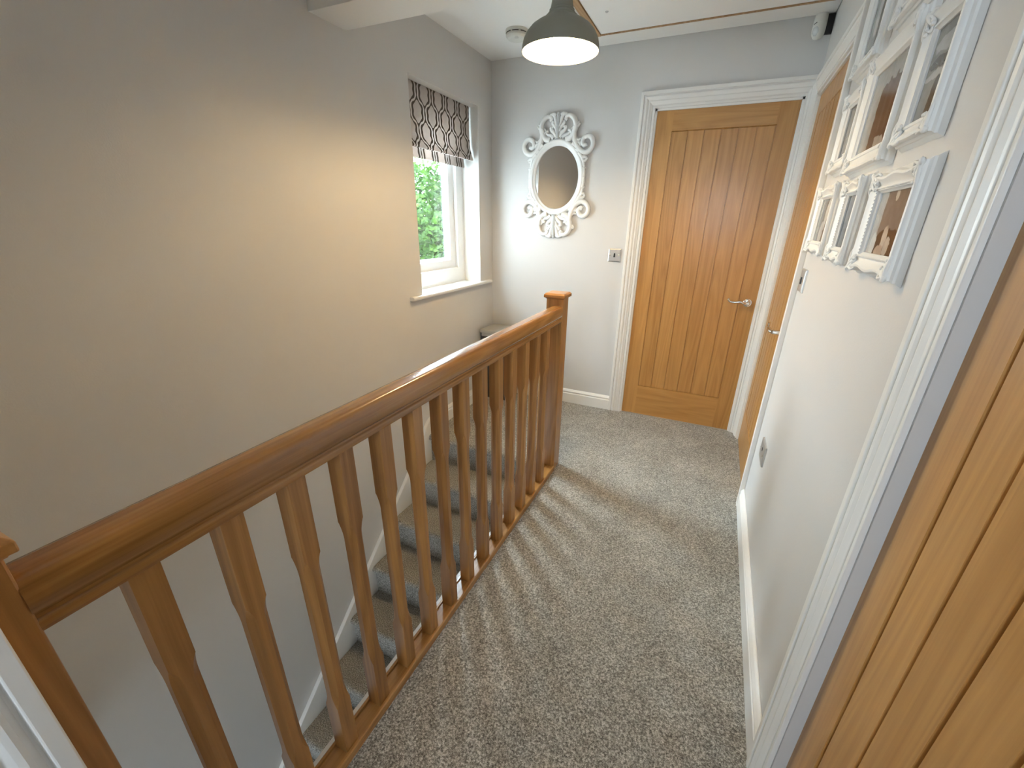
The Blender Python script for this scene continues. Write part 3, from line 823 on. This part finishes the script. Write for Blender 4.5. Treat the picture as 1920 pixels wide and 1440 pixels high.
# ------------------------------------------------------------------ picture frames on the right wall
def picture(label, y0, y1, z0, z1, rail, pm, wave=0.007, beads=True, seed=1):
    if not beads: wave = 0.0015
    """carved frame: outer edge proud, front sloping in to the glass; y0<y1 (y0 nearer the camera)"""
    t = thing('picture_frame', label, 'picture frame', (XR, (y0+y1)/2, (z0+z1)/2), 'white carved picture frames on the right wall')
    rnd = random.Random(seed)
    bm = BM()
    T, nside = 0.028, 26
    # (inset, height, wave influence)
    prof = [(-0.004, 0.000, 1.0), (0.000, 0.006, 1.0), (0.003, 0.009, 1.0), (0.003, 0.014, 1.0), (0.007, 0.018, 1.0), (0.007, 0.022, 1.0), (0.011, T-0.001, 0.9), (0.016, T, 0.8), (0.021, T-0.003, 0.6), (rail*0.62, 0.0195, 0.25), (rail*0.74, 0.0185, 0.0), (rail*0.77, 0.021, 0.0), (rail*0.88, 0.021, 0.0), (rail*0.92, 0.017, 0.0), (rail, 0.014, 0.0), (rail, 0.008, 0.0)]
    rings = []
    corners = [(y0, z0), (y1, z0), (y1, z1), (y0, z1)]
    for s in range(4):
        horiz = s in (0, 2)
        for k in range(nside):
            f = k/nside
            wv = wave*(0.5-0.5*math.cos(2*PI*f*2)) if horiz else 0.0
            ring = []
            for d, h, wi in prof:
                a = [(y0+d, z0+d), (y1-d, z0+d), (y1-d, z1-d), (y0+d, z1-d)]
                p, q = a[s], a[(s+1) % 4]
                yy, zz = p[0]+(q[0]-p[0])*f, p[1]+(q[1]-p[1])*f
                o = wv*wi
                if s == 0: zz += o
                elif s == 1: yy -= o
                elif s == 2: zz -= o
                else: yy += o
                ring.append(Vector((XR-0.0005-h, yy, zz)))
            rings.append(ring)
    loft(bm, rings, closed_path=True)
    autosmooth(obj('frame_moulding', bm, M_FRAME, t), 40)
    # corner acanthus clusters
    for (cy, cz, sy, sz) in ((y0, z0, 1, 1), (y1, z0, -1, 1), (y1, z1, -1, -1), (y0, z1, 1, -1)):
        bm = BM()
        def leaf(pts, r0, r1):
            q = crom([Vector((XR-0.0005-h, cy+sy*a, cz+sz*b2)) for a, b2, h in pts], 4); n = len(q)
            tube(bm, q, [0.78*(r0+(r1-r0)*i/(n-1)) for i in range(n)], 6)
        leaf([(0.008, 0.008, 0.027), (0.020, 0.012, 0.027), (0.042, 0.008, 0.027), (0.056, 0.014, 0.024)], 0.0065, 0.003)
        leaf([(0.008, 0.008, 0.027), (0.012, 0.020, 0.027), (0.008, 0.042, 0.027), (0.014, 0.056, 0.024)], 0.0065, 0.003)
        leaf([(0.010, 0.010, 0.027), (0.024, 0.022, 0.027), (0.034, 0.034, 0.022)], 0.008, 0.004)
        leaf([(0.020, 0.012, 0.027), (0.034, 0.020, 0.026), (0.040, 0.030, 0.023), (0.032, 0.032, 0.023)], 0.005, 0.003)
        leaf([(0.012, 0.020, 0.027), (0.020, 0.034, 0.026), (0.030, 0.040, 0.023), (0.033, 0.031, 0.023)], 0.005, 0.003)
        ball(bm, (XR-0.029, cy+sy*0.010, cz+sz*0.010), 0.008, (0.6, 1, 1), 1)
        for _ in range(7):
            ball(bm, (XR-0.0285+0.002*rnd.random(), cy+sy*(0.010+0.034*rnd.random()), cz+sz*(0.010+0.034*rnd.random())), 0.0035+0.002*rnd.random(), (0.8, 1, 1), 1)
        obj('corner_carving', bm, M_FRAME, t, smooth=True)
    if beads:
        bm = BM(); e = rail*0.82; st2 = 0.0072
        def run(p, q):
            n = max(1, int((Vector(q)-Vector(p)).length/st2))
            for i in range(n):
                v = Vector(p).lerp(Vector(q), i/n); ball(bm, (XR-0.0215, v.x, v.y), 0.0024, (1, 1, 1), 1)
        a = [(y0+e, z0+e), (y1-e, z0+e), (y1-e, z1-e), (y0+e, z1-e)]
        for s in range(3): run(a[s], a[(s+1) % 4])
        obj('bead_trim', bm, M_FRAME, t, smooth=True)
    bm = BM(); box(bm, XR-0.011, XR-0.0085, y0+rail-0.004, y1-rail+0.004, z0+rail-0.004, z1-rail+0.004)
    obj('photograph', bm, pm, t)
    return t
G3 = ((0.42, 0.42, 0.40), (0.20, 0.19, 0.18), (0.05, 0.05, 0.05))
picture('small white frame with a black and white snapshot, lower row, farthest from the camera', -1.345, -1.040, 1.266, 1.496, 0.046, photo_mat('snapshot_grey', 1.3, (0.36, 0.35, 0.33), [(0.03, 0.0, 0.05, 0.2, (0.10, 0.10, 0.10), 6), (-0.02, 0.02, 0.035, 0.05, (0.62, 0.61, 0.58), 2), (-0.06, -0.03, 0.04, 0.05, (0.14, 0.10, 0.09), 2), (0.02, -0.045, 0.03, 0.04, (0.5, 0.49, 0.46), 2)]), seed=1)
picture('small upright white frame with a dark slate picture, middle of the lower row', -1.640, -1.430, 1.260, 1.488, 0.046, photo_mat('snapshot_slate', 4.1, (0.09, 0.105, 0.125), [(0.02, 0.03, 0.03, 0.05, (0.16, 0.18, 0.21), 2)]), seed=2)
picture('white frame with a sepia photo of figures, lower row, nearest the camera', -2.035, -1.735, 1.258, 1.480, 0.048, photo_mat('snapshot_sepia', 7.7, (0.21, 0.165, 0.14), [(0.085, 0.02, 0.030, 0.12, (0.42, 0.41, 0.39), 8), (-0.02, -0.06, 0.080, 0.048, (0.060, 0.032, 0.022), 3), (0.066, -0.045, 0.018, 0.026, (0.55, 0.56, 0.55), 2), (0.0, -0.030, 0.016, 0.026, (0.50, 0.44, 0.38), 2), (0.012, -0.058, 0.030, 0.014, (0.40, 0.32, 0.27), 2), (-0.03, -0.045, 0.015, 0.02, (0.48, 0.42, 0.36), 2), (-0.005, 0.055, 0.010, 0.012, (0.5, 0.45, 0.40), 2)]), seed=3)
picture('small white frame tucked behind the larger one, middle row, farthest left', -1.340, -1.100, 1.525, 1.765, 0.048, photo_mat('snapshot_dim', 2.2, (0.12, 0.12, 0.12), [(0.0, -0.02, 0.03, 0.05, (0.20, 0.20, 0.19), 2)]), beads=False, seed=4)
picture('largest white frame with a brown panelled photo, centre of the middle row', -1.735, -1.355, 1.500, 1.795, 0.052, photo_mat('snapshot_brown', 5.5, (0.34, 0.33, 0.31), [(-0.045, -0.02, 0.095, 0.070, (0.085, 0.045, 0.030), 8), (-0.01, 0.0, 0.010, 0.06, (0.15, 0.09, 0.065), 6), (-0.06, 0.0, 0.010, 0.06, (0.14, 0.08, 0.06), 6), (-0.03, -0.092, 0.06, 0.02, (0.36, 0.31, 0.27), 2), (0.02, -0.088, 0.03, 0.02, (0.12, 0.08, 0.06), 2)]), beads=False, seed=5)
picture('upright white frame with a grey streaky picture, middle row, nearest the camera', -1.990, -1.785, 1.515, 1.757, 0.044, photo_mat('snapshot_streaks', 9.4, (0.24, 0.24, 0.23), [(0.0, 0.045, 0.05, 0.015, (0.40, 0.41, 0.40), 2), (0.0, 0.015, 0.05, 0.010, (0.12, 0.12, 0.11), 2), (0.01, -0.005, 0.05, 0.008, (0.42, 0.43, 0.42), 2), (-0.02, -0.05, 0.028, 0.04, (0.10, 0.085, 0.07), 3)]), beads=False, seed=6)
picture('white frame in the top row next to the side door', -1.352, -1.072, 1.806, 2.085, 0.048, photo_mat('snapshot_pale', 3.6, (0.30, 0.31, 0.30), [(-0.02, -0.03, 0.03, 0.06, (0.14, 0.14, 0.13), 3), (0.03, 0.03, 0.02, 0.08, (0.45, 0.45, 0.43), 4)]), beads=False, seed=7)
picture('white frame cut off by the top edge, above the largest frame', -1.770, -1.462, 1.822, 2.06, 0.048, photo_mat('snapshot_top', 6.6, (0.28, 0.27, 0.25), [(0.0, -0.03, 0.05, 0.04, (0.12, 0.10, 0.09), 3)]), beads=False, seed=8)

# ------------------------------------------------------------------ hamper in the corner
hm = thing('laundry_hamper', 'small stone grey hamper with a lid in the corner behind the handrail', 'hamper', (-1.84, -0.16, 0.0))
bm = BM()
def rect(x0, x1, y0, y1, z): return [Vector((x0, y0, z)), Vector((x1, y0, z)), Vector((x1, y1, z)), Vector((x0, y1, z))]
loft(bm, [rect(-1.925, -1.715, -0.215, -0.045, 0.0), rect(-1.940, -1.700, -0.235, -0.030, 0.535)])
obj('hamper_body', bm, M_HAMPER_D, hm, bevel=0.006)
bm = BM()
loft(bm, [rect(-1.948, -1.690, -0.246, -0.022, 0.552), rect(-1.952, -1.686, -0.250, -0.020, 0.556), rect(-1.952, -1.686, -0.250, -0.020, 0.574), rect(-1.945, -1.693, -0.243, -0.026, 0.582)])
obj('hamper_lid', bm, M_HAMPER, hm, bevel=0.003)
bm = BM(); box(bm, -1.943, -1.697, -0.238, -0.027, 0.525, 0.552)
obj('lid_rim', bm, M_HAMPER, hm)

# ------------------------------------------------------------------ outside: trees beyond the window
def tree(x, y, z0, h, r, n, seed, label):
    t = thing('garden_tree', label, 'tree', (x, y, z0))
    bm = BM(); tube(bm, [(x, y, z0), (x+0.03, y, z0+h*0.3), (x, y+0.05, z0+h*0.75)], [0.10, 0.08, 0.03], 8)
    obj('trunk', bm, M_BARK, t, smooth=True)
    rnd = random.Random(seed); bm = BM()
    for i in range(n):
        while True:
            p = Vector((rnd.uniform(-1, 1), rnd.uniform(-1, 1), rnd.uniform(-1, 1)))
            if 0.35 < p.length < 1.0: break
        lump = 0.75 + 0.35*noise.noise(p*2.4 + Vector((seed, 0, 0)))
        c2 = Vector((x + p.x*r*lump, y + p.y*r*lump, z0 + h*0.55 + p.z*h*0.46*lump))
        s = rnd.uniform(0.035, 0.075)
        a = Vector((rnd.gauss(0, 1), rnd.gauss(0, 1), rnd.gauss(0, 0.7))).normalized()
        b2 = a.cross(Vector((rnd.gauss(0, 1), rnd.gauss(0, 1), rnd.gauss(0, 1)))).normalized()
        vs = [bm.verts.new(c2 + a*s), bm.verts.new(c2 + b2*s*0.5), bm.verts.new(c2 - a*s), bm.verts.new(c2 - b2*s*0.5)]
        bm.faces.new(vs)
    o = obj('foliage', bm, M_LEAVES, t)
    o['kind'] = 'stuff'
tree(-5.6, 4.2, -2.7, 5.5, 1.6, 36000, 3, 'bright green leafy tree filling the view through the window')
bm = BM(); box(bm, -40, XL-0.31, -30, 40, -2.95, -2.7)
struct(obj('floor_garden', bm, M_BOUNCE), 'unseen ground outside the window, made pale to bounce daylight indoors', 'ground')
